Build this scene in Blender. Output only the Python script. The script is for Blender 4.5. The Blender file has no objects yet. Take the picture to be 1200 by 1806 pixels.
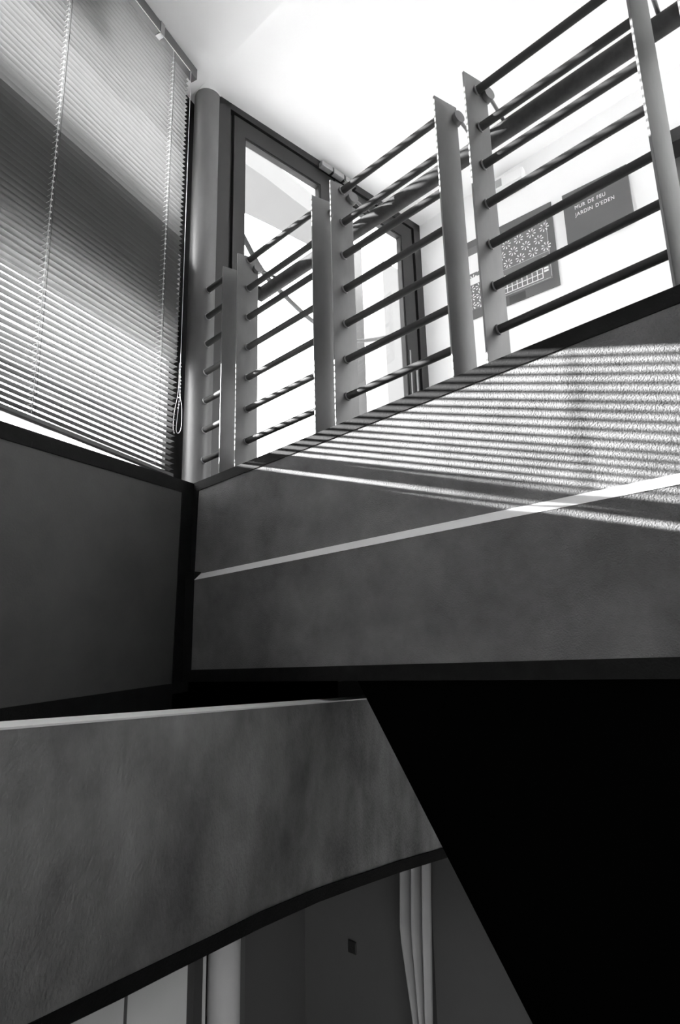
import bpy, bmesh, math, random
from mathutils import Vector, Matrix
random.seed(7)
scene = bpy.context.scene
COL = scene.collection

# ------------------------------------------------------------------ camera
EYE = 1.6                                   # eye height over the stair floor (world z of the lens)
F_PX = 975.945
up_c = Vector((481.5 - 600, -3810.0 - 903, F_PX)).normalized()      # vertical vanishing direction, camera axes (right, down, forward)
fw_c = (Vector((0, 0, 1)) - up_c * up_c.z).normalized()
rt_c = fw_c.cross(up_c)
def c2w(v): return Vector((rt_c.dot(v), fw_c.dot(v), up_c.dot(v)))
def pix(x, y): return c2w(Vector((x - 600.0, y - 903.0, F_PX))).normalized()

cam_d = bpy.data.cameras.new('camera')
cam = bpy.data.objects.new('camera', cam_d)
COL.objects.link(cam)
cam_d.sensor_fit = 'HORIZONTAL'
cam_d.sensor_width = 36.0
cam_d.lens = F_PX / 1200.0 * 36.0
cam_d.clip_start = 0.02
cam_d.clip_end = 500
r_, u_, b_ = c2w(Vector((1, 0, 0))), c2w(Vector((0, -1, 0))), c2w(Vector((0, 0, -1)))
cam.matrix_world = Matrix(((r_.x, u_.x, b_.x, 0), (r_.y, u_.y, b_.y, 0), (r_.z, u_.z, b_.z, EYE), (0, 0, 0, 1)))
scene.camera = cam

# ------------------------------------------------------------------ light, world, exposure
scene.view_settings.view_transform = 'Standard'
scene.view_settings.look = 'None'
scene.view_settings.gamma = 1.0
scene.view_settings.use_curve_mapping = False
scene.view_settings.exposure = 0.0

SKY = 11.0
SUN = 45.0
SUN_AZ, SUN_EL = 102.0, 17.36                 # direction the light travels to (azimuth from +Y) and its height
w = bpy.data.worlds.new('world')
scene.world = w
w.use_nodes = True
bg = w.node_tree.nodes['Background']
bg.inputs[0].default_value = (1, 1, 1, 1)
bg.inputs[1].default_value = SKY
sl = bpy.data.lights.new('sun', 'SUN')
sl.energy = SUN
sl.angle = math.radians(0.45)
so = bpy.data.objects.new('sun', sl)
COL.objects.link(so)
_a, _e = math.radians(SUN_AZ), math.radians(SUN_EL)
so.rotation_mode = 'QUATERNION'
so.rotation_quaternion = Vector((math.sin(_a) * math.cos(_e), math.cos(_a) * math.cos(_e), -math.sin(_e))).to_track_quat('-Z', 'Y')
so.location = (-6, -2, 6)

# ------------------------------------------------------------------ frames of the place
def az(a): a = math.radians(a); return Vector((math.sin(a), math.cos(a), 0))
TL, TR, TD = az(25.533), az(-50.376), az(49.15)
NL, NR, ND = (Vector((t.y, -t.x, 0)) for t in (TL, TR, TD))
_c = pix(341.7, 853.5)
C = _c / math.hypot(_c.x, _c.y) * 2.4
C.z = 0.0
Z = Vector((0, 0, 1))
O = Vector((0, 0, EYE))
def PL(a, e, z): return C + TL * a - NL * e + Z * (z + EYE)        # window wall: along, outward, height over the eye
def PR(s, p, z): return C + TR * s + NR * p + Z * (z + EYE)        # ramp side: along, away from the void, height
A_D = C + TR * 0.0133 + NR * 0.117
def PD(t, o, z): return A_D + TD * t - ND * o + Z * (z + EYE)      # glazed door: along, outward, height
def hit(v, n, k): return v * (k / v.dot(n))
def px_L(x, y, dn=1.5668):                                         # pixel on a wall parallel to the window wall -> (along, z)
    X = hit(pix(x, y), NL, -dn); return (X - C).dot(TL), X.z
def px_R(x, y, p=0.0):
    X = hit(pix(x, y), NR, C.dot(NR) + p); return (X - C).dot(TR), X.z
def px_D(x, y, o=0.0):
    X = hit(pix(x, y), ND, A_D.dot(ND) - o); return (X - A_D).dot(TD), X.z
H = 2.739                                                          # ceiling over the eye
WIDE = 1.642                                                       # width of the ramp
cap_t = lambda s: 0.620 - 0.0683 * s
cap_b = lambda s: 0.580 - 0.0662 * s
str_t = lambda s: 0.226 - 0.0487 * s
str_b = lambda s: 0.196 - 0.0470 * s
bas_t = lambda s: -0.155 - 0.0440 * s
bas_b = lambda s: -0.200 - 0.0447 * s
ceil_r = lambda s: H - 0.0683 * s

# ------------------------------------------------------------------ materials
MATS = {}
def nodes(name):
    m = bpy.data.materials.new(name); m.use_nodes = True
    MATS[name] = m
    return m, m.node_tree, m.node_tree.nodes['Principled BSDF']
def setp(b, **k):
    names = dict(rough='Roughness', metal='Metallic', spec='Specular IOR Level', col='Base Color')
    for q, v in k.items():
        b.inputs[names[q]].default_value = (v, v, v, 1) if q == 'col' else v
def plain(name, v, rough=0.6, metal=0.0, spec=0.5, var=0.06, vscale=6.0, bump=0.0, bscale=60.0, stretch=(1, 1, 1), bdist=0.002):
    m, nt, b = nodes(name)
    setp(b, col=v, rough=rough, metal=metal, spec=spec)
    tc = nt.nodes.new('ShaderNodeTexCoord')
    mp = nt.nodes.new('ShaderNodeMapping'); mp.inputs['Scale'].default_value = stretch
    nt.links.new(tc.outputs['Object'], mp.inputs['Vector'])
    if var:
        n = nt.nodes.new('ShaderNodeTexNoise'); n.inputs['Scale'].default_value = vscale; n.inputs['Detail'].default_value = 6
        n.inputs['Roughness'].default_value = 0.62
        nt.links.new(mp.outputs[0], n.inputs['Vector'])
        r = nt.nodes.new('ShaderNodeValToRGB')
        lo, hi = max(0.0, v * (1 - var)), v * (1 + var)
        r.color_ramp.elements[0].position = 0.3; r.color_ramp.elements[0].color = (lo, lo, lo, 1)
        r.color_ramp.elements[1].position = 0.7; r.color_ramp.elements[1].color = (hi, hi, hi, 1)
        nt.links.new(n.outputs['Fac'], r.inputs['Fac'])
        nt.links.new(r.outputs[0], b.inputs['Base Color'])
    if bump:
        n2 = nt.nodes.new('ShaderNodeTexNoise'); n2.inputs['Scale'].default_value = bscale; n2.inputs['Detail'].default_value = 3
        nt.links.new(mp.outputs[0], n2.inputs['Vector'])
        bp = nt.nodes.new('ShaderNodeBump'); bp.inputs['Strength'].default_value = bump; bp.inputs['Distance'].default_value = bdist
        nt.links.new(n2.outputs['Fac'], bp.inputs['Height'])
        nt.links.new(bp.outputs[0], b.inputs['Normal'])
    return m
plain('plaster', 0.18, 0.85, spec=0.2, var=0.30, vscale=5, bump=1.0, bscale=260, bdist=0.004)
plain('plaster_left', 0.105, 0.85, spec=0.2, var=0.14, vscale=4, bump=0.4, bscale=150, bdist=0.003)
plain('plaster_lower', 0.23, 0.85, spec=0.2, var=0.48, vscale=5, bump=0.6, bscale=150, bdist=0.004, stretch=(1, 1, 0.7))
plain('black_paint', 0.011, 0.75, spec=0.15, var=0.25, vscale=20, bump=0.4, bscale=170, bdist=0.003)
plain('shade_black', 0.002, 0.9, spec=0.0, var=0)  # near-black colour stands in for the deep shade under the upper ramp
plain('white_strip', 0.85, 0.7, spec=0.2, var=0.03)
plain('white_ceiling', 0.90, 0.9, spec=0.1, var=0.02, vscale=2)
plain('white_wall', 0.92, 0.8, spec=0.2, var=0.02, vscale=2, bump=0.1, bscale=100)
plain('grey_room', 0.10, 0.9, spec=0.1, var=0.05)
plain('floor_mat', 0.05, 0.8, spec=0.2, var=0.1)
plain('ramp_floor', 0.84, 0.6, spec=0.3, var=0.06)
plain('steel', 0.17, 0.45, metal=0.35, var=0.18, vscale=9, bump=0.1, bscale=80, stretch=(1, 1, 0.35))
plain('steel_bar', 0.042, 0.6, spec=0.2, var=0.10, vscale=12)
plain('steel_rail', 0.055, 0.6, spec=0.2, var=0.25, vscale=30)
plain('weld', 0.3, 0.4, metal=0.4, var=0)
plain('column_paint', 0.155, 0.42, metal=0.25, var=0.14, vscale=6, stretch=(1, 1, 0.4))
plain('frame_metal', 0.024, 0.42, metal=0.2, var=0.08)
plain('frame_black', 0.006, 0.6, var=0)
plain('frame_light', 0.35, 0.4, metal=0.5, var=0.04)
plain('slat_paint', 0.225, 0.42, metal=0.15, var=0)
plain('rail_grey', 0.12, 0.45, metal=0.2, var=0.03)
plain('cord_white', 0.9, 0.6, var=0)
plain('poster_grey', 0.12, 0.6, var=0.03)
plain('poster_mid', 0.17, 0.6, var=0.03)
plain('poster_dark', 0.06, 0.6, var=0)
plain('print_white', 0.85, 0.6, var=0)
plain('sign_grey', 0.125, 0.6, var=0.03)
plain('exit_white', 0.82, 0.35, var=0)
plain('exit_print', 0.35, 0.5, var=0)
plain('ext_white', 0.80, 0.9, spec=0.1, var=0.02)
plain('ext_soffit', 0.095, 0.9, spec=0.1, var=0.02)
plain('ext_dark', 0.16, 0.8, var=0.05)
plain('ext_ground', 0.55, 0.9, var=0.1, vscale=0.5)
plain('spandrel', 0.34, 0.7, var=0.08)
plain('curtain_cloth', 0.17, 0.9, var=0.05)
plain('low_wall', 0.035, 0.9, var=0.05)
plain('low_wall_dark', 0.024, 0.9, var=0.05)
plain('low_white', 0.22, 0.6, var=0.02)
plain('switch_dark', 0.006, 0.5, var=0)
def glass(name, tint=0.96):
    m, nt, b = nodes(name)
    nt.nodes.remove(b)
    out = nt.nodes['Material Output']
    tr = nt.nodes.new('ShaderNodeBsdfTransparent'); tr.inputs[0].default_value = (tint, tint, tint, 1)
    gl = nt.nodes.new('ShaderNodeBsdfGlossy'); gl.inputs['Roughness'].default_value = 0.02; gl.inputs[0].default_value = (0.9, 0.9, 0.9, 1)
    lw = nt.nodes.new('ShaderNodeLayerWeight'); lw.inputs[0].default_value = 0.5
    pw = nt.nodes.new('ShaderNodeMath'); pw.operation = 'POWER'; pw.inputs[1].default_value = 5.0
    ml = nt.nodes.new('ShaderNodeMath'); ml.operation = 'MULTIPLY_ADD'; ml.inputs[1].default_value = 0.7; ml.inputs[2].default_value = 0.03
    nt.links.new(lw.outputs['Facing'], pw.inputs[0]); nt.links.new(pw.outputs[0], ml.inputs[0])
    mx = nt.nodes.new('ShaderNodeMixShader')
    nt.links.new(ml.outputs[0], mx.inputs[0]); nt.links.new(tr.outputs[0], mx.inputs[1]); nt.links.new(gl.outputs[0], mx.inputs[2])
    nt.links.new(mx.outputs[0], out.inputs[0])
glass('glass')
def emit(name, e):
    m, nt, b = nodes(name)
    setp(b, col=0.8)
    b.inputs['Emission Color'].default_value = (1, 1, 1, 1)
    b.inputs['Emission Strength'].default_value = e
emit('lamp_glow', 10.0)

# ------------------------------------------------------------------ mesh helpers
def V3(bm, pts): return [bm.verts.new(p) for p in pts]
def add_prism(bm, poly, off):
    """closed solid from a planar polygon swept by the vector off"""
    a = V3(bm, poly); b = V3(bm, [p + off for p in poly]); n = len(poly)
    bm.faces.new(a[::-1]); bm.faces.new(b)
    for i in range(n): bm.faces.new((a[i], a[(i + 1) % n], b[(i + 1) % n], b[i]))
def add_box(bm, P, u0, u1, v0, v1, z0, z1):
    """box in a wall frame P(u, v, z)"""
    add_prism(bm, [P(u0, v0, z0), P(u1, v0, z0), P(u1, v1, z0), P(u0, v1, z0)], Z * (z1 - z0))
def add_tube(bm, pts, r, seg=12, cap=True):
    pts = [Vector(p) for p in pts]; rings = []; prev = None
    for i, p in enumerate(pts):
        d = (pts[min(i + 1, len(pts) - 1)] - pts[max(i - 1, 0)]).normalized()
        if prev is None:
            n = d.cross(Z) if abs(d.z) < 0.95 else d.cross(Vector((1, 0, 0)))
        else:
            n = prev - d * prev.dot(d)
        n.normalize(); prev = n; m = d.cross(n)
        rings.append([bm.verts.new(p + (n * math.cos(2 * math.pi * k / seg) + m * math.sin(2 * math.pi * k / seg)) * r) for k in range(seg)])
    for a, b in zip(rings, rings[1:]):
        for k in range(seg): bm.faces.new((a[k], a[(k + 1) % seg], b[(k + 1) % seg], b[k]))
    if cap:
        bm.faces.new(rings[0][::-1]); bm.faces.new(rings[-1])
def smooth_path(pts, n=6):
    out = []; P = [Vector(p) for p in pts]; P = [P[0] * 2 - P[1]] + P + [P[-1] * 2 - P[-2]]
    for i in range(1, len(P) - 2):
        a, b, c, d = P[i - 1:i + 3]
        for k in range(n):
            t = k / n
            out.append(0.5 * ((2 * b) + (c - a) * t + (2 * a - 5 * b + 4 * c - d) * t * t + (3 * b - a - 3 * c + d) * t ** 3))
    return out + [P[-2]]
def add_ball(bm, c, r, sz=(1, 1, 1)):
    res = bmesh.ops.create_icosphere(bm, subdivisions=1, radius=r)
    for v in res['verts']:
        v.co = Vector((v.co.x * sz[0], v.co.y * sz[1], v.co.z * sz[2])) + c
def wpos(o):
    p = Vector(o.location)
    while o.parent: o = o.parent; p += Vector(o.location)
    return p
def tag(o, label=None, cat=None, group=None, kind=None):
    if label: o['label'] = label
    if cat: o['category'] = cat
    if group: o['group'] = group
    if kind: o['kind'] = kind
    return o
def link(name, me, mat, parent, origin):
    o = bpy.data.objects.new(name, me)
    COL.objects.link(o)
    if me is not None and mat and not me.materials: me.materials.append(MATS[mat])
    o.location = origin - (wpos(parent) if parent else Vector((0, 0, 0)))
    o.parent = parent
    return o
def obj(name, bm, mat, parent=None, smooth=False, bevel=0.0):
    bmesh.ops.recalc_face_normals(bm, faces=bm.faces)
    xs = [v.co for v in bm.verts]
    org = Vector(((min(v.x for v in xs) + max(v.x for v in xs)) / 2, (min(v.y for v in xs) + max(v.y for v in xs)) / 2, min(v.z for v in xs)))
    for v in bm.verts: v.co -= org
    me = bpy.data.meshes.new(name); bm.to_mesh(me); bm.free()
    if smooth:
        me.polygons.foreach_set('use_smooth', [True] * len(me.polygons))
        me.set_sharp_from_angle(angle=math.radians(40))
    o = link(name, me, mat, parent, org)
    if bevel:
        b = o.modifiers.new('bevel', 'BEVEL'); b.width = bevel; b.segments = 2; b.limit_method = 'ANGLE'
    return o
def prism(name, mat, poly, off, parent=None, bevel=0.0):
    bm = bmesh.new(); add_prism(bm, poly, off); return obj(name, bm, mat, parent, bevel=bevel)
def box(name, mat, P, u0, u1, v0, v1, z0, z1, parent=None, bevel=0.0):
    bm = bmesh.new(); add_box(bm, P, u0, u1, v0, v1, z0, z1); return obj(name, bm, mat, parent, bevel=bevel)
def tube(name, mat, pts, r, parent=None, seg=12):
    bm = bmesh.new(); add_tube(bm, pts, r, seg); return obj(name, bm, mat, parent, smooth=True)
def thing(name, loc, label, cat, group=None, kind=None):
    o = bpy.data.objects.new(name, None); COL.objects.link(o); o.location = loc; o.empty_display_size = 0.1
    return tag(o, label, cat, group, kind)

# ================================================================== STRUCTURE
A_END, S_END = -4.5, -4.5
A_WIN = -3.05                               # far end of the window
# window wall: plaster panel under the window
T = 0.32
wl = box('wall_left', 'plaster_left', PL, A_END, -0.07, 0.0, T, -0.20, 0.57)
tag(wl, 'dark grey plaster panel under the window, framed in black', 'wall', kind='structure')
o = box('sill_trim', 'black_paint', PL, A_END, 0.012, -0.004, T, 0.568, 0.620, wl); o['label'] = 'black painted sill along the top of the plaster panel'
o = prism('corner_trim', 'black_paint', [PL(-0.072, -0.004, 0.570), PL(-0.094, -0.004, -0.24), PL(0.0, -0.004, -0.24), PL(0.0, -0.004, 0.570)], -NL * 0.2, wl)
o['label'] = 'black painted strip down the corner'
o = box('skirting', 'black_paint', PL, A_END, -0.09, -0.003, T, -0.75, -0.200, wl)
# the part of the window wall past the window, behind the viewer, and its head over the window
wx = box('wall_left_side', 'grey_room', PL, A_END, A_WIN, 0.0, T, 0.62, H + 0.05)
tag(wx, 'grey wall beside the window', 'wall', kind='structure')
# lower storey of the window wall goes on under the upper ramp
o = box('wall_lower_left', 'shade_black', PL, 0.02, 1.9, 0.1, 0.3, -0.62, -0.16)
tag(o, 'wall going on under the upper ramp, its shade painted in black', 'wall', kind='structure')

# ramp side: sloping fascia in two plaster fields with a white splayed ledge between them
SET = 0.030                                 # the upper field stands back by this much
def band(name, mat, s0, s1, z_lo, z_hi, p0, p1, parent=None):
    poly = [PR(s0, p0, z_lo(s0)), PR(s1, p0, z_lo(s1)), PR(s1, p0, z_hi(s1)), PR(s0, p0, z_hi(s0))]
    return prism(name, mat, poly, NR * (p1 - p0), parent)
wr = band('wall_right', 'plaster', -0.02, S_END, str_b, cap_b, 0.0 , 0.10)
tag(wr, 'sloping grey plaster side of the upper ramp, striped with blind shadows', 'wall', kind='structure')
_e1, _e2 = px_R(341.2, 1020, -SET)[0], px_R(336.2, 1178, -SET)[0]
band('lower_field', 'plaster', (_e1 + _e2) / 2 + .004, S_END, lambda s: bas_t(s) - .002, str_b, -SET, 0.10, wr)
bm = bmesh.new()
for s0, s1 in ((_e1, S_END),):
    s2 = px_R(342.6, 1013, 0.0)[0]
    a = V3(bm, [PR(s2, 0.002, str_t(s2)), PR(s0, -SET - 0.002, str_b(s0)), PR(s0, 0.05, str_b(s0)), PR(s2, 0.05, str_t(s2))])
    b = V3(bm, [PR(s1, 0.002, str_t(s1)), PR(s1, -SET - 0.002, str_b(s1)), PR(s1, 0.05, str_b(s1)), PR(s1, 0.05, str_t(s1))])
    bm.faces.new(a[::-1]); bm.faces.new(b)
    for i in range(4): bm.faces.new((a[i], a[(i + 1) % 4], b[(i + 1) % 4], b[i]))
o = obj('ledge', bm, 'white_strip', wr); o['label'] = 'pale smooth ledge running up the plaster'
o = band('cap_trim', 'black_paint', 0.0, S_END, cap_b, cap_t, -0.004, 0.16, wr); o['label'] = 'black painted edge along the top of the ramp side'
o = band('base_trim', 'black_paint', 0.03, S_END, bas_b, bas_t, -SET - 0.003, 0.12, wr); o['label'] = 'black painted band along the bottom of the ramp side'
_q = [px_R(x, y, -0.004) for x, y in ((349.5, 866), (342.3, 1008))]
prism('corner_trim', 'black_paint', [PR(_q[0][0], -0.004, _q[0][1]), PR(_q[1][0], -0.004, _q[1][1]), PR(0.03, -0.004, _q[1][1]), PR(0.0, -0.004, 0.60)], NR * 0.05, wr)
_q = [px_R(x, y, -SET - 0.004) for x, y in ((342.3, 1008), (336, 1182))]
prism('corner_trim', 'black_paint', [PR(_q[0][0], -SET - 0.004, _q[0][1]), PR(_q[1][0], -SET - 0.004, _q[1][1] - .03), PR(0.05, -SET - 0.004, _q[1][1] - .03), PR(0.03, -SET - 0.004, _q[0][1])], NR * 0.08, wr)

# upper ramp slab
def slab(name, mat, s0, s1, p0, p1, zt, zb, parent=None):
    bm = bmesh.new()
    t = V3(bm, [PR(s0, p0, zt(s0)), PR(s1, p0, zt(s1)), PR(s1, p1, zt(s1)), PR(s0, p1, zt(s0))])
    b = V3(bm, [PR(s0, p0, zb(s0)), PR(s1, p0, zb(s1)), PR(s1, p1, zb(s1)), PR(s0, p1, zb(s0))])
    bm.faces.new(t); bm.faces.new(b[::-1])
    for i in range(4): bm.faces.new((t[i], t[(i + 1) % 4], b[(i + 1) % 4], b[i]))
    return obj(name, bm, mat, parent)
o = slab('floor', 'ramp_floor', 0.1, S_END, 0.16, WIDE, lambda s: cap_t(s) - 0.004, lambda s: cap_t(s) - 0.05)
tag(o, 'pale floor of the upper ramp behind the railing', 'floor', kind='structure')
o = slab('floor_soffit', 'shade_black', 1.2, S_END, 0.10, WIDE + 0.1, lambda s: bas_b(s) + 0.06, lambda s: bas_b(s) + 0.004)
tag(o, 'underside of the upper ramp, its shade painted in black', 'soffit', kind='structure')

# ceilings
P_BACK = Vector((1.5, -3.2, 0))
def flat(name, mat, pts, z, th, parent=None):
    return prism(name, mat, [Vector((p.x, p.y, z + EYE)) for p in pts], Z * th, parent)
cor = PR(0.0, 0, 0)
o = flat('ceiling', 'white_ceiling', [PL(0.20, T, 0), PL(A_END, T, 0), P_BACK, PR(S_END, 0, 0), PR(0.0, 0, 0), PL(0.20, 0, 0)], H, 0.30)
tag(o, 'white ceiling over the stairwell beside the blind', 'ceiling', kind='structure')
o = slab('ceiling_over_ramp', 'white_ceiling', 0.10, S_END, 0.0, WIDE + 0.15, lambda s: ceil_r(s) + 0.2, ceil_r)
tag(o, 'bright white ceiling over the upper ramp', 'ceiling', kind='structure')

# wall with the posters, on the far side of the ramp
S_DOOR2 = -1.69
o = prism('wall_back', 'white_wall', [PR(-0.243, WIDE, 0.3), PR(S_DOOR2, WIDE, 0.3), PR(S_DOOR2, WIDE, ceil_r(S_DOOR2) + .1), PR(-0.243, WIDE, ceil_r(-0.243) + .1)], NR * 0.15)
tag(o, 'white wall with the poster and the grey sign', 'wall', kind='structure')
o = prism('wall_back_side', 'white_wall', [PR(S_DOOR2, WIDE, 2.5), PR(S_END, WIDE, 2.5), PR(S_END, WIDE, ceil_r(S_END) + .1), PR(S_DOOR2, WIDE, ceil_r(S_DOOR2) + .1)], NR * 0.15)
tag(o, 'white wall over the grey recess', 'wall', kind='structure')
rec = thing('door_2', PR(-2.3, WIDE, 0.75), 'grey recess with a dark lintel at the end of the white wall', 'door', kind='structure')
prism('leaf', 'steel', [PR(S_DOOR2, WIDE + .12, 0.6), PR(S_END, WIDE + .12, 0.6), PR(S_END, WIDE + .12, 2.5), PR(S_DOOR2, WIDE + .12, 2.5)], NR * 0.04, rec)
prism('lintel', 'frame_metal', [PR(S_DOOR2 - .03, WIDE - .01, 2.425), PR(S_END, WIDE - .01, 2.425), PR(S_END, WIDE - .01, 2.5), PR(S_DOOR2 - .03, WIDE - .01, 2.5)], NR * 0.14, rec)

# walls behind the viewer, floor of the stairwell
def wall_between(name, a, b, z0, z1, mat, label):
    d = (b - a); n = Vector((d.y, -d.x, 0)).normalized() * 0.1
    a0 = Vector((a.x, a.y, z0 + EYE)); b0 = Vector((b.x, b.y, z0 + EYE))
    o = prism(name, mat, [a0, b0, b0 + Z * (z1 - z0), a0 + Z * (z1 - z0)], n)
    return tag(o, label, 'wall', kind='structure')
_p0 = PL(A_END, 0, 0); _p0.z = 0
_m = lambda t: _p0.lerp(P_BACK, t)
W3A, W3B = 0.10, 0.46                        # unseen low window, added behind the viewer to light the foot of the stairwell
wall_between('wall_front', _m(0), _m(W3A), -1.6, H + 0.1, 'grey_room', 'grey wall across the landing opposite the stair corner')
wall_between('wall_front_side', _m(W3B), _m(1), -1.6, H + 0.1, 'grey_room', 'grey wall across the landing beside the added low window')
wall_between('wall_front_sill', _m(W3A), _m(W3B), -1.6, -0.7, 'grey_room', 'grey wall under the added low landing window')
wall_between('wall_front_head', _m(W3A), _m(W3B), 0.3, H + 0.1, 'grey_room', 'grey wall over the added low landing window')
_w3 = wall_between('window_added', _m(W3A), _m(W3B), -0.7, 0.3, 'glass', 'unseen low window added to the landing for light'); _w3['category'] = 'window'
wall_between('wall_side', P_BACK, PR(S_END, 0, 0), -1.6, H + 0.1, 'grey_room', 'grey wall beside the landing')
wall_between('wall_end', PR(S_END, -0.02, 0), PR(S_END, WIDE + .3, 0), -3.2, 1.0, 'white_wall', 'white wall under the window at the head of the ramp')
wall_between('wall_end_head', PR(S_END, -0.02, 0), PR(S_END, WIDE + .3, 0), 2.95, 3.3, 'white_wall', 'white wall over the window at the head of the ramp')
w2_ = thing('window_2', PR(S_END, WIDE / 2, 1.0), 'tall window at the head of the ramp', 'window', kind='structure')
for p_ in (0.0, 0.8, 1.6): box('mullion', 'frame_metal', PR, S_END - .06, S_END - .02, p_, p_ + 0.04, 1.0, 2.95, w2_)
for p_ in (0.04, 0.84): box('pane', 'glass', PR, S_END - .045, S_END - .038, p_, p_ + 0.76, 1.0, 2.95, w2_)
o = prism('floor_blocker', 'floor_mat', [PR(-2.45, -2.2, 0.45), PR(S_END, -2.2, 0.45), PR(S_END, -0.05, 0.45), PR(-2.45, -0.05, 0.45)], Z * 0.22)  # unseen slab, added to hold light off the lower parapet
tag(o, 'unseen slab added beside the head of the ramp to dim the lower parapet', 'floor', kind='structure')
NP = 0.80                                    # distance of the lower parapet
fl = flat('floor_landing', 'floor_mat', [PL(A_END, -1.5668 + NP, 0), P_BACK, PR(S_END, 0, 0), PR(-0.2, 0, 0)], -1.62, 0.02)
tag(fl, 'dark floor of the landing', 'floor', kind='structure')

# ------------------------------------------------------------------ lower ramp: parapet with curved foot
def PN(a, o, z): return PL(a, -1.5668 + NP + o, z)
top = [px_L(x, y, NP) for x, y in ((0, 1283.4), (240, 1263.6), (470, 1247), (607, 1234.7))]
k_top = (top[3][1] - top[0][1]) / (top[3][0] - top[0][0])
zt = lambda a: top[0][1] + k_top * (a - top[0][0])
foot = [px_L(x, y, NP) for x, y in ((119.5, 1806), (210, 1762), (300, 1716), (380, 1676), (460, 1636), (560, 1591), (630, 1565), (700, 1540), (790, 1512))]
foot_u = [px_L(x, y, NP) for x, y in ((100, 1781), (210, 1728), (300, 1685), (380, 1647), (460, 1607), (560, 1566), (630, 1543), (700, 1519), (790, 1493))]
def ext(pts, a0, a1):
    k0 = (pts[1][1] - pts[0][1]) / (pts[1][0] - pts[0][0]); k1 = (pts[-1][1] - pts[-2][1]) / (pts[-1][0] - pts[-2][0])
    return [(a0, pts[0][1] + k0 * (a0 - pts[0][0]))] + pts + [(a1, pts[-1][1] + k1 * (a1 - pts[-1][0]))]
foot = ext(foot, A_END, 2.0); foot_u = ext(foot_u, A_END, 2.0)
def strip_mesh(lo, hi, o0, o1):
    bm = bmesh.new(); n = len(lo)
    g = [[bm.verts.new(PN(a, o, z)) for a, z in row] for row, o in ((lo, o0), (hi, o0), (hi, o1), (lo, o1))]
    for q in range(4):
        A, B = g[q], g[(q + 1) % 4]
        for i in range(n - 1): bm.faces.new((A[i], A[i + 1], B[i + 1], B[i]))
    for i in (0, n - 1): bm.faces.new([r[i] for r in g])
    return bm
hi = [(a, zt(a) - 0.003) for a, z in foot_u]
TH = 0.094
par = obj('wall_lower', strip_mesh(foot_u, hi, 0, TH), 'plaster_lower'); tag(par, 'mottled grey plaster parapet of the lower ramp with a pale top', 'wall', kind='structure')
o = obj('coping', strip_mesh([(a, zt(a) - 0.0035) for a, z in foot_u], [(a, zt(a)) for a, z in foot_u], -0.001, TH), 'white_strip', par); o['label'] = 'pale coping'
o = obj('foot_trim', strip_mesh(foot, foot_u, -0.003, TH), 'black_paint', par); o['label'] = 'black painted band along the sloping foot'
lo_s = [(a, zt(a) - 0.42) for a, z in foot_u]; hi_s = [(a, zt(a) - 0.30) for a, z in foot_u]
o = obj('floor_lower_ramp', strip_mesh(lo_s, hi_s, TH, 1.5668 - NP), 'floor_mat'); tag(o, 'floor of the lower ramp behind the parapet', 'floor', kind='structure')

# stair wall under the upper ramp with a steep raking edge, shade painted in
q = [px_R(x, y, 0.02) for x, y in ((633, 1205), (790, 1512), (940, 1806))]
k = (q[2][1] - q[0][1]) / (q[2][0] - q[0][0])
zs = lambda z: q[0][0] + (z - q[0][1]) / k
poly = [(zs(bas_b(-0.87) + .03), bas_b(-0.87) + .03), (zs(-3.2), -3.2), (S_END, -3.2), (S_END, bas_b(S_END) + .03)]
o = prism('wall_stair', 'shade_black', [PR(s, 0.02, z) for s, z in poly], NR * 0.12)
tag(o, 'stair wall with a steep raking edge under the upper ramp, its shade painted in black', 'wall', kind='structure')

# ------------------------------------------------------------------ lower room seen under the lower ramp
QW = 1.5                                     # wall of the lower room parallel to the ramp side
_v = pix(538, 1650); _v = _v * ((C.dot(NR) + QW) / _v.dot(NR)); RB = -_v.dot(NL)
def PQ(s, o, z): return PR(s, QW - o, z)
qx = lambda x, y=1650: px_R(x, y, QW)[0]
def PB(a, o, z): return PL(a, -1.5668 + RB + o, z)
bx = lambda x, y=1750: px_L(x, y, RB)[0]
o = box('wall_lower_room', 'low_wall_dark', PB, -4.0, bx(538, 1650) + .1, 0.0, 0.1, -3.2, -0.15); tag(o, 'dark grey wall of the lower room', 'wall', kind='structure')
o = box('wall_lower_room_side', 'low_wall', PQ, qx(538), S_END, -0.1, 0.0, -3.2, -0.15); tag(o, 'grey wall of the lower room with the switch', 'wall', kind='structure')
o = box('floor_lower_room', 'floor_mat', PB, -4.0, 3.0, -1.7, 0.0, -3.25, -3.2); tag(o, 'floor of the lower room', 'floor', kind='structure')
o = box('ceiling_lower_room', 'low_wall', PL, A_END, 0.3, 0.0, 1.0, -0.70, -0.63); tag(o, 'ceiling of the lower room', 'ceiling', kind='structure')
o = box('wall_lower_end', 'low_wall', PB, -4.1, -4.0, -1.7, 0.0, -3.2, -0.5); tag(o, 'end wall of the lower room', 'wall', kind='structure')
dr = thing('door_3', PB(bx(250), -0.02, -3.2), 'pale door with a dark frame in the lower room', 'door', kind='structure')
box('leaf', 'low_white', PB, bx(-200), bx(318), -0.04, 0.0, -3.2, -1.1, dr)
box('panel_joint', 'low_wall_dark', PB, bx(207), bx(211), -0.046, 0.0, -3.2, -1.1, dr)
box('frame', 'frame_black', PB, bx(318), bx(333), -0.08, 0.0, -3.2, -1.05, dr)
box('head', 'frame_black', PB, bx(-200), bx(333), -0.08, 0.0, -1.10, -1.03, dr)
pil = thing('pilaster', PB(bx(380), -0.05, -3.2), 'pale fluted pilaster beside the dark door frame', 'pilaster')
box('fillet', 'low_white', PB, bx(334), bx(342), -0.07, 0.0, -3.2, -0.6, pil)
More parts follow.
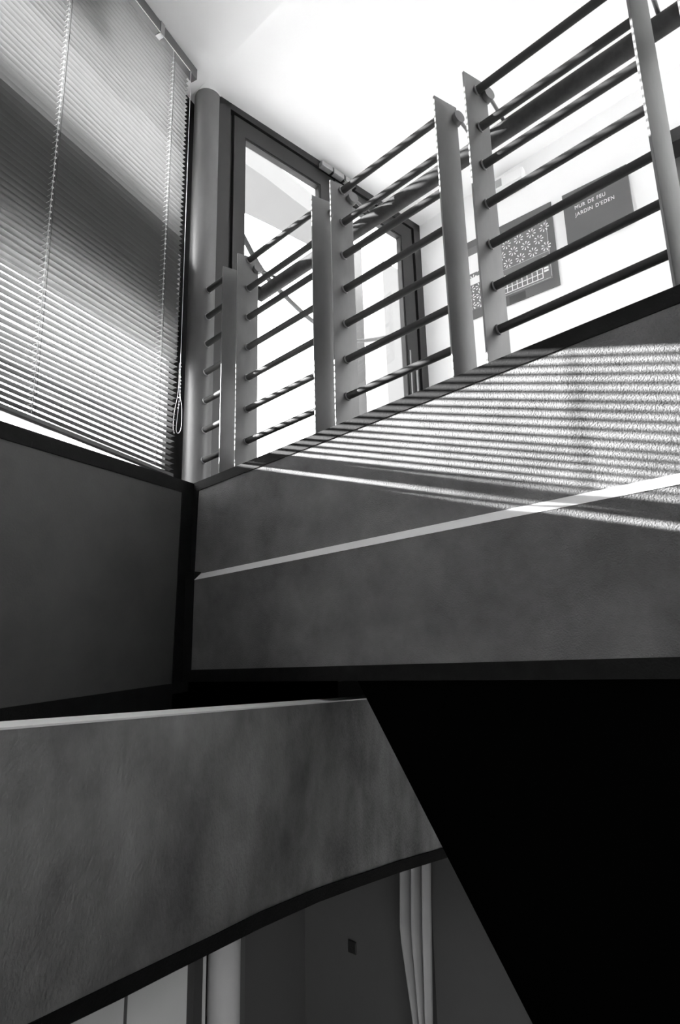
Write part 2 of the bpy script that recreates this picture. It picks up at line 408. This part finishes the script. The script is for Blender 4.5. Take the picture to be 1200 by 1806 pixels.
tube('shaft', 'curtain_cloth', [PB(bx(368), -0.09, -3.2), PB(bx(368), -0.09, -0.6)], 0.08, pil, 20)
box('edge_board', 'low_wall', PB, bx(397), bx(415), -0.06, 0.0, -3.2, -0.6, pil)
_s = [px_R(614, 1657, QW - .01), px_R(628, 1685, QW - .01)]
sw = thing('wall_switch', PQ((_s[0][0] + _s[1][0]) / 2, 0.0, _s[1][1]), 'small dark switch on the grey wall of the lower room', 'switch')
box('plate', 'switch_dark', PQ, _s[0][0], _s[1][0], 0.001, 0.012, _s[1][1], _s[0][1], sw, bevel=0.003)
box('rocker', 'frame_metal', PQ, _s[0][0] - .015, _s[1][0] + .015, 0.012, 0.017, _s[1][1] + .03, _s[0][1] - .03, sw)
# curtain, gathered towards its foot
bm = bmesh.new()
rows = []
for zi in range(15):
    y_ = 1480 + zi * 30
    x0_ = 710 if y_ < 1640 else 710 + (y_ - 1640) * 0.155
    x1_ = 757 + (y_ - 1512) * 0.012
    row = []
    for i in range(33):
        s_, z_ = px_R(x0_ + (x1_ - x0_) * i / 32, y_, QW - 0.12)
        row.append(bm.verts.new(PQ(s_, 0.12 + 0.035 * math.sin(i / 32 * 2 * math.pi * 2.5 + 0.4), z_)))
    rows.append(row)
for A, B in zip(rows, rows[1:]):
    for i in range(32): bm.faces.new((A[i], A[i + 1], B[i + 1], B[i]))
cu = obj('curtain', bm, 'curtain_cloth', smooth=True); tag(cu, 'pale curtain hanging in folds beside the grey wall of the lower room', 'curtain')
sm = cu.modifiers.new('thickness', 'SOLIDIFY'); sm.thickness = 0.004
o = box('trim_1', 'frame_black', PQ, qx(757.5), qx(764), 0.0, 0.06, -3.2, -0.15); tag(o, 'dark narrow post beside the curtain', 'trim', kind='structure')
lamp = thing('fill_lamp', PL(0.05, 0.18, -0.75), 'unseen flat round lamp added to light the lower room', 'lamp')  # hidden lamp, added to give the lower room some light
bm = bmesh.new(); add_tube(bm, [PL(0.05, 0.18, -0.72), PL(0.05, 0.18, -0.75)], 0.09, 24); obj('diffuser', bm, 'lamp_glow', lamp, smooth=True)
bm = bmesh.new(); add_tube(bm, [PL(0.05, 0.18, -0.70), PL(0.05, 0.18, -0.72)], 0.10, 24); obj('housing', bm, 'frame_light', lamp, smooth=True)

# ================================================================== WINDOW AND BLIND
E_W = 0.12
wn = thing('window_1', PL(-1.5, E_W, 0.62), 'dark framed window behind the blind with a grey spandrel panel', 'window', kind='structure')
o = box('jamb', 'frame_metal', PL, -0.035, 0.12, 0.135, 0.155, 0.62, H, wn); o['label'] = 'dark jamb beside the column'
box('jamb', 'frame_metal', PL, A_WIN, A_WIN + 0.05, 0.03, 0.30, 0.62, H, wn)
box('outer_sill', 'spandrel', PL, A_WIN, 0.0, T, T + 0.04, 0.55, 0.618, wn)
for a in (-2.62,):
    box('mullion', 'frame_metal', PL, a - 0.02, a + 0.02, E_W - 0.02, E_W + 0.03, 0.62, 1.225, wn)
    box('mullion', 'frame_metal', PL, a - 0.02, a + 0.02, E_W - 0.02, E_W + 0.03, 1.765, H, wn)
o = box('spandrel_panel', 'spandrel', PL, A_WIN, -0.014, E_W - 0.01, E_W + 0.03, 1.225, 1.765, wn)
box('pane', 'glass', PL, A_WIN + .05, -0.012, E_W, E_W + 0.006, 0.62, 1.225, wn)
box('pane', 'glass', PL, A_WIN + .05, -0.012, E_W, E_W + 0.006, 1.765, H, wn)
o = box('sun_shade', 'spandrel', PL, A_WIN - .1, 0.05, 0.335, 0.46, 2.30, 3.00); tag(o, 'grey sun shade box outside over the window', 'sun shade')
box('shade_box', 'spandrel', PL, A_WIN + .05, -0.50, 0.165, 0.29, 2.19, 2.735, wn)  # opaque box added outside the glass to darken the upper slats

bl = thing('venetian_blind', PL(-1.5, 0.02, 0.65), 'long metal venetian blind with white cords hanging in the window', 'blind')
B_R, B_L = -0.125, -2.98
E_B = 0.012
Z_BOT, PITCH = 0.652, 0.0241
N_SL = int((2.655 - Z_BOT) / PITCH)
bot = lambda a: -0.056 * (a + 0.13)
# one slat, curved in section, shared by all
bm = bmesh.new()
w2, nseg, Ls = 0.0128, 5, (B_R - B_L)
prof = []
for i in range(nseg + 1):
    t = -1 + 2 * i / nseg
    prof.append((t * w2, 0.0022 * (1 - t * t)))
sec = prof + [(x, z - 0.0004) for x, z in prof[::-1]]
TILT = math.radians(5.0)                    # outer edge a little lower
sec = [(x * math.cos(TILT) + z * math.sin(TILT), -x * math.sin(TILT) + z * math.cos(TILT)) for x, z in sec]
ra = [bm.verts.new(-NL * x + Z * z) for x, z in sec]
rb = [bm.verts.new(-TL * Ls - NL * x + Z * z) for x, z in sec]
n = len(sec)
for i in range(n): bm.faces.new((ra[i], ra[(i + 1) % n], rb[(i + 1) % n], rb[i]))
bm.faces.new(ra[::-1]); bm.faces.new(rb)
bmesh.ops.recalc_face_normals(bm, faces=bm.faces)
slat_me = bpy.data.meshes.new('slat'); bm.to_mesh(slat_me); bm.free()
slat_me.polygons.foreach_set('use_smooth', [True] * len(slat_me.polygons)); slat_me.set_sharp_from_angle(angle=math.radians(50))
lad_a = (-0.232, -0.764, -1.30, -1.83, -2.36, -2.9)
slat_z = []
for i in range(N_SL):
    z = Z_BOT + PITCH * i
    f = max(0.0, 1 - i / 11.0)
    slat_z.append((z, f))
    o = link('slat', slat_me, 'slat_paint', bl, PL(B_R + random.uniform(-.0015, .0015), E_B, z))
    o.rotation_mode = 'AXIS_ANGLE'
    ang = math.atan(0.056 * f) + random.uniform(-.0006, .0006)
    o.rotation_axis_angle = (ang, -NL.x, -NL.y, 0)
def slat_h(i, a):
    z, f = slat_z[i]; return z + 0.056 * f * (B_R - a)
bm = bmesh.new()
for s0, s1 in ((B_R, B_L),):
    add_prism(bm, [PL(s0, E_B - .011, Z_BOT - .030), PL(s0, E_B + .011, Z_BOT - .030), PL(s0, E_B + .011, Z_BOT - .017), PL(s0, E_B - .011, Z_BOT - .017)], TL * (s1 - s0) + Z * 0.056 * (s0 - s1))
obj('bottom_rail', bm, 'rail_grey', bl)
hr = box('headrail', 'rail_grey', PL, B_L, -0.068, E_B - 0.016, E_B + 0.020, 2.676, 2.737, bl, bevel=0.002)
box('rail_lip', 'cord_white', PL, B_L, -0.12, E_B - 0.018, E_B - 0.016, 2.672, 2.676, hr)
for a in (-0.31, -1.3):
    o = box('bracket', 'frame_light', PL, a - 0.012, a + 0.012, E_B - 0.020, E_B + 0.022, 2.672, 2.738, hr)
for a in lad_a:
    bm = bmesh.new()
    for e in (E_B - 0.0145, E_B + 0.0145):
        add_tube(bm, [PL(a, e, slat_h(0, a) - 0.02), PL(a, e, 2.675)], 0.0007, 5)
    for i in range(N_SL):
        h = slat_h(i, a)
        add_ball(bm, PL(a, E_B - 0.0155, h), 0.0037, (1.3, 1.3, 0.75))
        add_tube(bm, [PL(a, E_B - 0.0145, h - .0012), PL(a, E_B + 0.0145, h - .0012)], 0.0007, 5)
    o = obj('ladder_cord', bm, 'cord_white', bl); o['label'] = 'white ladder cord with a knot at every slat'
    tube('lift_cord', 'frame_metal', [PL(a + 0.012, E_B - 0.013, slat_h(0, a) - .02), PL(a + 0.012, E_B - 0.013, 2.675)], 0.0007, bl, 5)
# pull cords beside the column, ending in a hanging loop
bm = bmesh.new()
e = E_B - 0.020
loop = [PL(-0.118, e, 2.67), PL(-0.117, e, 1.6), PL(-0.116, e, 1.13), PL(-0.112, e, 0.99), PL(-0.100, e, 0.94), PL(-0.097, e, 0.86), PL(-0.104, e, 0.825), PL(-0.120, e, 0.812),
        PL(-0.132, e - .004, 0.83), PL(-0.128, e - .006, 0.9), PL(-0.121, e - .006, 0.99), PL(-0.121, e - .004, 1.13)]
add_tube(bm, smooth_path(loop, 5), 0.0011, 6)
add_tube(bm, smooth_path([PL(-0.122, e, 1.13), PL(-0.124, e, 1.0), PL(-0.142, e, 0.90), PL(-0.146, e, 0.83), PL(-0.138, e, 0.805)], 5), 0.001, 6)
for i in range(14):
    add_ball(bm, PL(-0.118 + random.uniform(-.006, .004), e - .003, 1.13 - i * 0.016), 0.0036, (1, 1, .7))
o = obj('pull_cord', bm, 'cord_white', bl, smooth=True); o['label'] = 'white pull cord knotted up into a loop'

# ================================================================== COLUMN
_k = az(-14.85) * 2.5
col = thing('column', Vector((_k.x, _k.y, 0.58 + EYE)), 'round grey metal column in the corner between blind and railing', 'column')
bm = bmesh.new(); add_tube(bm, [Vector((_k.x, _k.y, 0.56 + EYE)), Vector((_k.x, _k.y, 1.6 + EYE)), Vector((_k.x, _k.y, H + EYE + 0.004))], 0.0695, 48)
obj('shaft', bm, 'column_paint', col, smooth=True)
bm = bmesh.new(); add_tube(bm, [Vector((_k.x, _k.y, H + EYE - 0.004)), Vector((_k.x, _k.y, H + EYE + 0.006))], 0.073, 48); obj('joint_ring', bm, 'white_ceiling', col, smooth=True)

# ================================================================== RAILING
PH = 60.0
DP, DPN = az(PH), Vector((az(PH).y, -az(PH).x, 0))       # the plates stand at this angle; DPN looks up the ramp
PLW, PLT = 0.096, 0.007
BAR_R = 0.0128
bar_z = lambda s, k: cap_t(s) + 0.117 + 0.140 * k
def plate(parent, s, ztop, name='plate'):
    base = PR(s, 0.004, 0) - Z * EYE
    z0 = cap_t(s) - 0.02 + EYE; z1 = ztop + EYE
    p0 = Vector((base.x, base.y, z0)); poly = [p0, p0 + DP * PLW, p0 + DP * PLW + DPN * PLT, p0 + DPN * PLT]
    return prism(name, 'steel', poly, Z * (z1 - z0), parent, bevel=0.0008)
def bar_end(s):                                         # where the middle of the plate stands
    return s - 0.017
def bars(parent, s0, s1, weld0=True):
    for k in range(7):
        a, b = PR(s0, 0.05, bar_z(s0, k)), PR(s1, 0.05, bar_z(s1, k))
        o = tube('bar', 'steel_bar', [a, b], BAR_R, parent, 16)
        if weld0:
            bm = bmesh.new(); d = (b - a).normalized()
            add_tube(bm, [a - d * 0.0, a + d * 0.004], BAR_R + 0.0035, 14)
            obj('weld', bm, 'weld', o, smooth=True)
tops = {-0.165: 1.599, -0.265: 1.616, -0.707: 1.652, -0.803: 1.662, -1.258: 1.709, -1.366: 1.722, -1.831: 1.755, -1.935: 1.763, -2.39: 1.795}
grp = 'railing panels along the upper ramp'
panels = [(None, -0.165, 'short steel railing panel of seven bars between the column and the first plate'),
          (-0.265, -0.707, 'steel railing panel of seven bars, second from the column'),
          (-0.803, -1.258, 'steel railing panel of seven bars in front of the right door leaf'),
          (-1.366, -1.831, 'steel railing panel of seven bars in front of the poster and grey sign'),
          (-1.935, -2.39, 'steel railing panel of seven bars past the grey sign, in front of the grey recess')]
for s0, s1, lab in panels:
    sm_ = s1 if s0 is None else (s0 + s1) / 2
    t = thing('railing_panel', PR(sm_, 0.05, cap_t(sm_)), lab, 'railing', grp)
    if s0 is not None:
        plate(t, s0, tops[s0])
    plate(t, s1, tops[s1])
    bars(t, 0.0 if s0 is None else bar_end(s0) - PLT, bar_end(s1) + 0.004)
# handrail on the ramp side with button brackets
hrz = lambda s: cap_t(s) + 0.905
ht = thing('handrail', PR(-1.2, 0.20, hrz(-1.2)), 'thick round steel handrail carried behind the railing plates on button brackets', 'handrail')
bm = bmesh.new(); add_tube(bm, [PR(-0.19, 0.20, hrz(-0.19)), PR(-2.6, 0.20, hrz(-2.6))], 0.030, 24); obj('tube', bm, 'steel_rail', ht, smooth=True)
for s in (-0.165, -0.265, -0.707, -0.803, -1.258, -1.366, -1.831, -1.935, -2.39):
    base = PR(s, 0.004, tops[s] - 0.052) + DP * (PLW - 0.004)
    bm = bmesh.new(); add_tube(bm, [base, base + DPN * 0.024], 0.021, 24)
    bo = obj('button', bm, 'steel', ht, smooth=True)
    a = base + DPN * 0.016; b = PR(s - 0.055, 0.195, hrz(s - 0.055) + 0.02)
    tube('bracket_rod', 'steel', [a, b], 0.006, bo, 10)

# ================================================================== GLAZED DOOR
D_Z0 = 0.60
dm = 'frame_metal'
dg = thing('door_1', PD(0.77, 0, D_Z0), 'dark metal double glass door at the foot of the ramp', 'door', kind='structure')
def dbox(name, mat, t0, t1, o0, o1, z0, z1, parent=dg, bevel=0.0): return box(name, mat, PD, t0, t1, o0, o1, z0, z1, parent, bevel)
dbox('frame_post', dm, -0.06, 0.046, -0.01, 0.07, D_Z0, H + .02)
dbox('frame_post', dm, 1.482, 1.547, -0.01, 0.07, D_Z0, H + .02)
dbox('frame_head', dm, -0.06, 1.547, -0.01, 0.07, 2.700, H + .03)
dbox('shadow_gap', 'frame_black', 0.046, 0.072, 0.02, 0.06, D_Z0, 2.70)
dbox('shadow_gap', 'frame_black', 1.470, 1.482, 0.02, 0.06, D_Z0, 2.70)
dbox('shadow_gap', 'frame_black', 0.05, 1.48, 0.02, 0.06, 2.692, 2.70)
def leaf(t0, t1, side):
    lf = dbox('leaf', dm, t0, t1, 0.0, 0.045, 2.592, 2.692)          # head rail of the leaf carries the rest
    dbox('stile', dm, t0, t0 + 0.066, 0.0, 0.045, D_Z0, 2.592, lf)
    dbox('stile', dm, t1 - 0.105, t1, 0.0, 0.045, D_Z0, 2.592, lf)
    dbox('bottom_rail', dm, t0 + .066, t1 - .105, 0.0, 0.045, D_Z0, 0.72, lf)
    for b0, b1, z0, z1 in ((t0 + .066, t1 - .105, 2.580, 2.592), (t0 + .066, t0 + .072, .72, 2.58), (t1 - .117, t1 - .105, .72, 2.58)):
        dbox('gasket', 'frame_black', b0, b1, 0.004, 0.04, z0, z1, lf)
    dbox('pane', 'glass', t0 + .07, t1 - .11, 0.020, 0.026, .72, 2.585, lf)
leaf(0.074, 0.765, 0); leaf(0.772, 1.468, 1)
dbox('light_bead', 'frame_light', 1.376, 1.388, -0.006, 0.0, D_Z0, 1.75)
dbox('light_bead', 'frame_light', 1.430, 1.446, -0.006, 0.0, D_Z0, 1.66)
for t0 in (0.640, 0.732, 0.826):
    h_ = dbox('closer', 'frame_light', t0, t0 + 0.082, -0.045, -0.01, 2.690, 2.722, bevel=0.003)
    dbox('closer_end', 'frame_black', t0 + 0.082, t0 + 0.092, -0.04, -0.01, 2.684, 2.726, h_)

# ================================================================== POSTER, SIGN, EXIT LIGHT
def PW(s, o, z): return PR(s, WIDE - o, z)
s0, s1, z0, z1 = -0.53, -1.145, 1.885, 2.435
po = thing('poster', PW((s0 + s1) / 2, 0, z0), 'grey poster printed with rows of white daisies and a lattice', 'poster')
box('sheet', 'poster_grey', PW, s0, s1, 0.002, 0.008, z0, z1, po)
prt = box('inner_panel', 'poster_mid', PW, s0 - .03, s1 + .035, 0.008, 0.0095, z0 + 0.06, z1 - 0.05, po)
bm = bmesh.new()
def petal(bm, cs, cz, a, l0, l1, wd):
    ca, sa = math.cos(a), math.sin(a)
    pts = [(l0, 0), ((l0 * .6 + l1 * .4), wd * .55), (l1 * .9, wd), (l1, 0), (l1 * .9, -wd), ((l0 * .6 + l1 * .4), -wd * .55)]
    vs = [bm.verts.new(PW(cs - (x * ca - y * sa), 0.0105, cz + x * sa + y * ca)) for x, y in pts]
    bm.faces.new(vs)
dx = 0.078
for j in range(4):
    for i in range(8):
        cs = s0 - 0.055 - dx * i - (dx * .5 if j % 2 else 0); cz = 2.352 - 0.064 * j
        if cs < s1 + 0.045 or (cs > -0.74 and j < 2): continue
        for k_ in range(8):
            petal(bm, cs, cz, k_ * math.pi / 4 + 0.2 * (i + j), 0.009, 0.030, 0.0042)
for j in range(3):
    for i in range(3):
        cs, cz = s0 - 0.075 - 0.058 * i, 2.09 - 0.058 * j
        for k_ in range(7): petal(bm, cs, cz, k_ * 2 * math.pi / 7 + i, 0.007, 0.029, 0.0045)
o = obj('flower_print', bm, 'print_white', po); o['label'] = 'white printed daisies'; o['kind'] = 'stuff'
bm = bmesh.new()
def rect(bm, a, b, c, d, off=0.0105): bm.faces.new([bm.verts.new(PW(x, off, z)) for x, z in ((a, c), (b, c), (b, d), (a, d))])
for i in range(10):
    x = -0.775 - 0.031 * i; rect(bm, x, x - 0.005, 1.965, 2.035)
    if i < 9:
        for j in range(3): rect(bm, x, x - 0.034, 1.965 + 0.032 * j, 1.970 + 0.032 * j)
rect(bm, -0.76, -1.11, 2.125, 2.1265); rect(bm, -0.76, -1.10, 1.952, 1.9535); rect(bm, -1.105, -1.1065, 1.96, 2.36); rect(bm, -0.76, -0.7615, 1.95, 2.36)
for i in range(11): 
    x = -0.78 - 0.026 * i; add_ball(bm, PW(x, 0.0105, 2.07 + 0.004 * (i % 3)), 0.009, (1, 1, 1.2))
for i in range(6): rect(bm, -1.065, -1.092, 2.00 + i * .018, 2.012 + i * .018)
rect(bm, s0 - .04, -0.70, 2.20, 2.33); rect(bm, s0 - .04, -0.72, 2.12, 2.17)
o = obj('lattice_print', bm, 'print_white', po); o['label'] = 'white printed lattice and lines'
box('corner_patch', 'poster_dark', PW, -0.845, -0.945, 0.0095, 0.011, 1.888, 1.935, po)

g0, g1, y0, y1 = -1.213, -1.558, 2.075, 2.425
sg = thing('wall_sign', PW((g0 + g1) / 2, 0, y0), 'plain grey square sign lettered MUR DE FEU JARDIN D\'EDEN on the white wall', 'sign')
box('panel', 'sign_grey', PW, g0, g1, 0.0, 0.020, y0, y1, sg, bevel=0.001)
def text(parent, body, s, z, size, mat, off):
    cu_ = bpy.data.curves.new('lettering', 'FONT'); cu_.body = body; cu_.size = size; cu_.space_character = 1.12; cu_.space_word = 1.3; cu_.extrude = 0.0004
    tmp = bpy.data.objects.new('lettering_tmp', cu_); COL.objects.link(tmp)
    dg_ = bpy.context.evaluated_depsgraph_get(); me = bpy.data.meshes.new_from_object(tmp.evaluated_get(dg_))
    bpy.data.objects.remove(tmp)
    base = PW(s, off, z)
    for v in me.vertices:
        x, y, zz = v.co; v.co = -TR * (x * 0.80) + Z * y - NR * zz
    me.materials.clear(); me.materials.append(MATS[mat])
    o = link('lettering', me, None, parent, base); return o
t1, t1e, t2 = px_R(1014, 368, WIDE - .02), px_R(1054, 349, WIDE - .02), px_R(1016, 380, WIDE - .02)
text(sg, 'MUR DE FEU', t1[0], t1[1] - 0.008, 0.033, 'print_white', 0.0206)
text(sg, "JARDIN D'EDEN", t1[0], t2[1] - 0.008, 0.033, 'print_white', 0.0206)

ex = thing('exit_light', PW(-0.92, 0.06, 2.63), 'white emergency exit light box high on the white wall', 'exit light')
box('housing', 'exit_white', PW, -0.80, -1.02, 0.0, 0.055, 2.612, 2.735, ex, bevel=0.012)
box('diffuser', 'exit_white', PW, -0.81, -1.01, 0.055, 0.062, 2.655, 2.728, ex, bevel=0.004)
box('pictogram', 'exit_print', PW, -0.845, -0.885, 0.062, 0.064, 2.665, 2.718, ex)
for i in range(5): box('vent_slot', 'exit_print', PW, -0.88 - .02 * i, -0.89 - .02 * i, 0.0, 0.0565, 2.622, 2.634, ex)

# ================================================================== OUTSIDE THE DOOR
o = prism('terrace', 'ext_white', [PD(-0.8, 0.09, 0.50), PD(6.0, 0.09, 0.50), PD(6.0, 7.0, 0.50), PD(-0.8, 7.0, 0.50)], Z * 0.08); tag(o, 'white terrace floor outside the glass door', 'terrace', kind='structure')
_f0 = _k + az(-14.85) * 0.06; _f1 = _k + az(-14.85) * 1.75; _w = Vector((az(-14.85).y, -az(-14.85).x, 0)) * 0.035
o = prism('wall_blocker', 'ext_white', [Vector((p.x, p.y, 0.40 + EYE)) for p in (_f0 - _w, _f0 + _w, _f1 + _w, _f1 - _w)], Z * 3.1); tag(o, 'unseen thin white wall added outside behind the column to stop sun at the door', 'wall', kind='structure')  # hidden behind the column, added to keep sun from entering the door
# white house with a curved canopy across the terrace
hs = thing('white_house', PD(1.5, 9.0, 0.58), 'white house with a curved canopy outside the glass door', 'building')
prism('facade', 'ext_white', [PD(-5, 9.0, -4.0), PD(14, 9.0, -4.0), PD(14, 9.0, 4.0), PD(-5, 9.0, 4.0)], -ND * 0.2, hs)
def at_z(x, y, z):
    v = pix(x, y); return v * (z / v.z) + Z * EYE
ZC = 4.2
e1 = [at_z(x, y, ZC) for x, y in ((385, 252), (432, 288), (470, 314), (520, 353), (570, 390), (620, 430))]
e2 = [at_z(x, y, ZC) for x, y in ((620, 470), (560, 440), (520, 420), (480, 399), (432, 376), (385, 350))]
bm = bmesh.new(); add_prism(bm, e1 + e2, Z * 0.25); obj('canopy', bm, 'ext_soffit', hs)
for x0, x1, o0 in ((603, 640, 3.4), (676, 735, 2.6)):
    t0, t1 = px_D(x0, 500, o0)[0], px_D(x1, 500, o0)[0]
    prism('pier', 'ext_soffit', [PD(t0, o0, 0.58), PD(t1, o0, 0.58), PD(t1, o0 + .4, 0.58), PD(t0, o0 + .4, 0.58)], Z * (px_D(650, 445, o0)[1] - .58), hs)
# curved terrace handrail on a flat post
tr_ = thing('terrace_handrail', PD(0.1, 0.2, 0.58), 'curved steel handrail on a flat post outside the left door leaf', 'handrail')
path = []
for (x, y), off in zip(((421, 402), (463, 478), (505, 524), (550, 565), (600, 597), (640, 601), (690, 592), (740, 575)), (0.16, 0.24, 0.34, 0.46, 0.56, 0.60, 0.58, 0.50)):
    t, z = px_D(x, y, off); path.append(PD(t, off, z))
tube('tube', 'steel_bar', smooth_path(path, 6), 0.015, tr_, 12)
t, z = px_D(419, 388, 0.16)
box('flat_post', 'steel', PD, t - 0.02, t + 0.035, 0.15, 0.165, 0.58, z, tr_)

# balcony parapet with a rail, outside the blind
bp_ = thing('balcony_parapet', PL(-3, 1.2, -0.5), 'low white balcony wall with a round rail outside the blind', 'parapet')
box('parapet_wall', 'ext_white', PL, -9.0, 1.2, 1.2, 1.35, -4.0, 1.118, bp_)
tube('rail', 'ext_dark', [PL(-9.0, 1.23, 1.170), PL(1.2, 1.23, 1.170)], 0.0225, bp_, 12)
# ground outside
o = prism('ground', 'ext_ground', [Vector((-60, -60, -2.5)), Vector((60, -60, -2.5)), Vector((60, 60, -2.5)), Vector((-60, 60, -2.5))], Z * -0.2); tag(o, 'pale ground outside far below the windows', 'ground', kind='structure')

# portals help the renderer find the sky through the window and the door
def portal(name, c, nrm, sx, sy):
    l = bpy.data.lights.new(name, 'AREA'); l.shape = 'RECTANGLE'; l.size = sx; l.size_y = sy; l.cycles.is_portal = True
    o = bpy.data.objects.new(name, l); COL.objects.link(o); o.location = c
    o.rotation_mode = 'QUATERNION'; o.rotation_quaternion = nrm.to_track_quat('-Z', 'Y')
portal('window_portal', PL(-1.55, 0.6, 1.7), NL, 3.2, 2.6)
portal('ramp_portal', PR(S_END - 0.15, 0.82, 1.97), TR, 1.7, 2.0)
_n3 = (P_BACK - _p0).normalized(); _n3 = Vector((-_n3.y, _n3.x, 0)); _c3 = _m((W3A + W3B) / 2); _c3.z = EYE - 0.2
portal('landing_portal', _c3 - _n3 * 0.2, _n3, (P_BACK - _p0).length * (W3B - W3A), 1.0)
portal('door_portal', PD(0.77, 0.10, 1.66), ND, 1.6, 2.2)
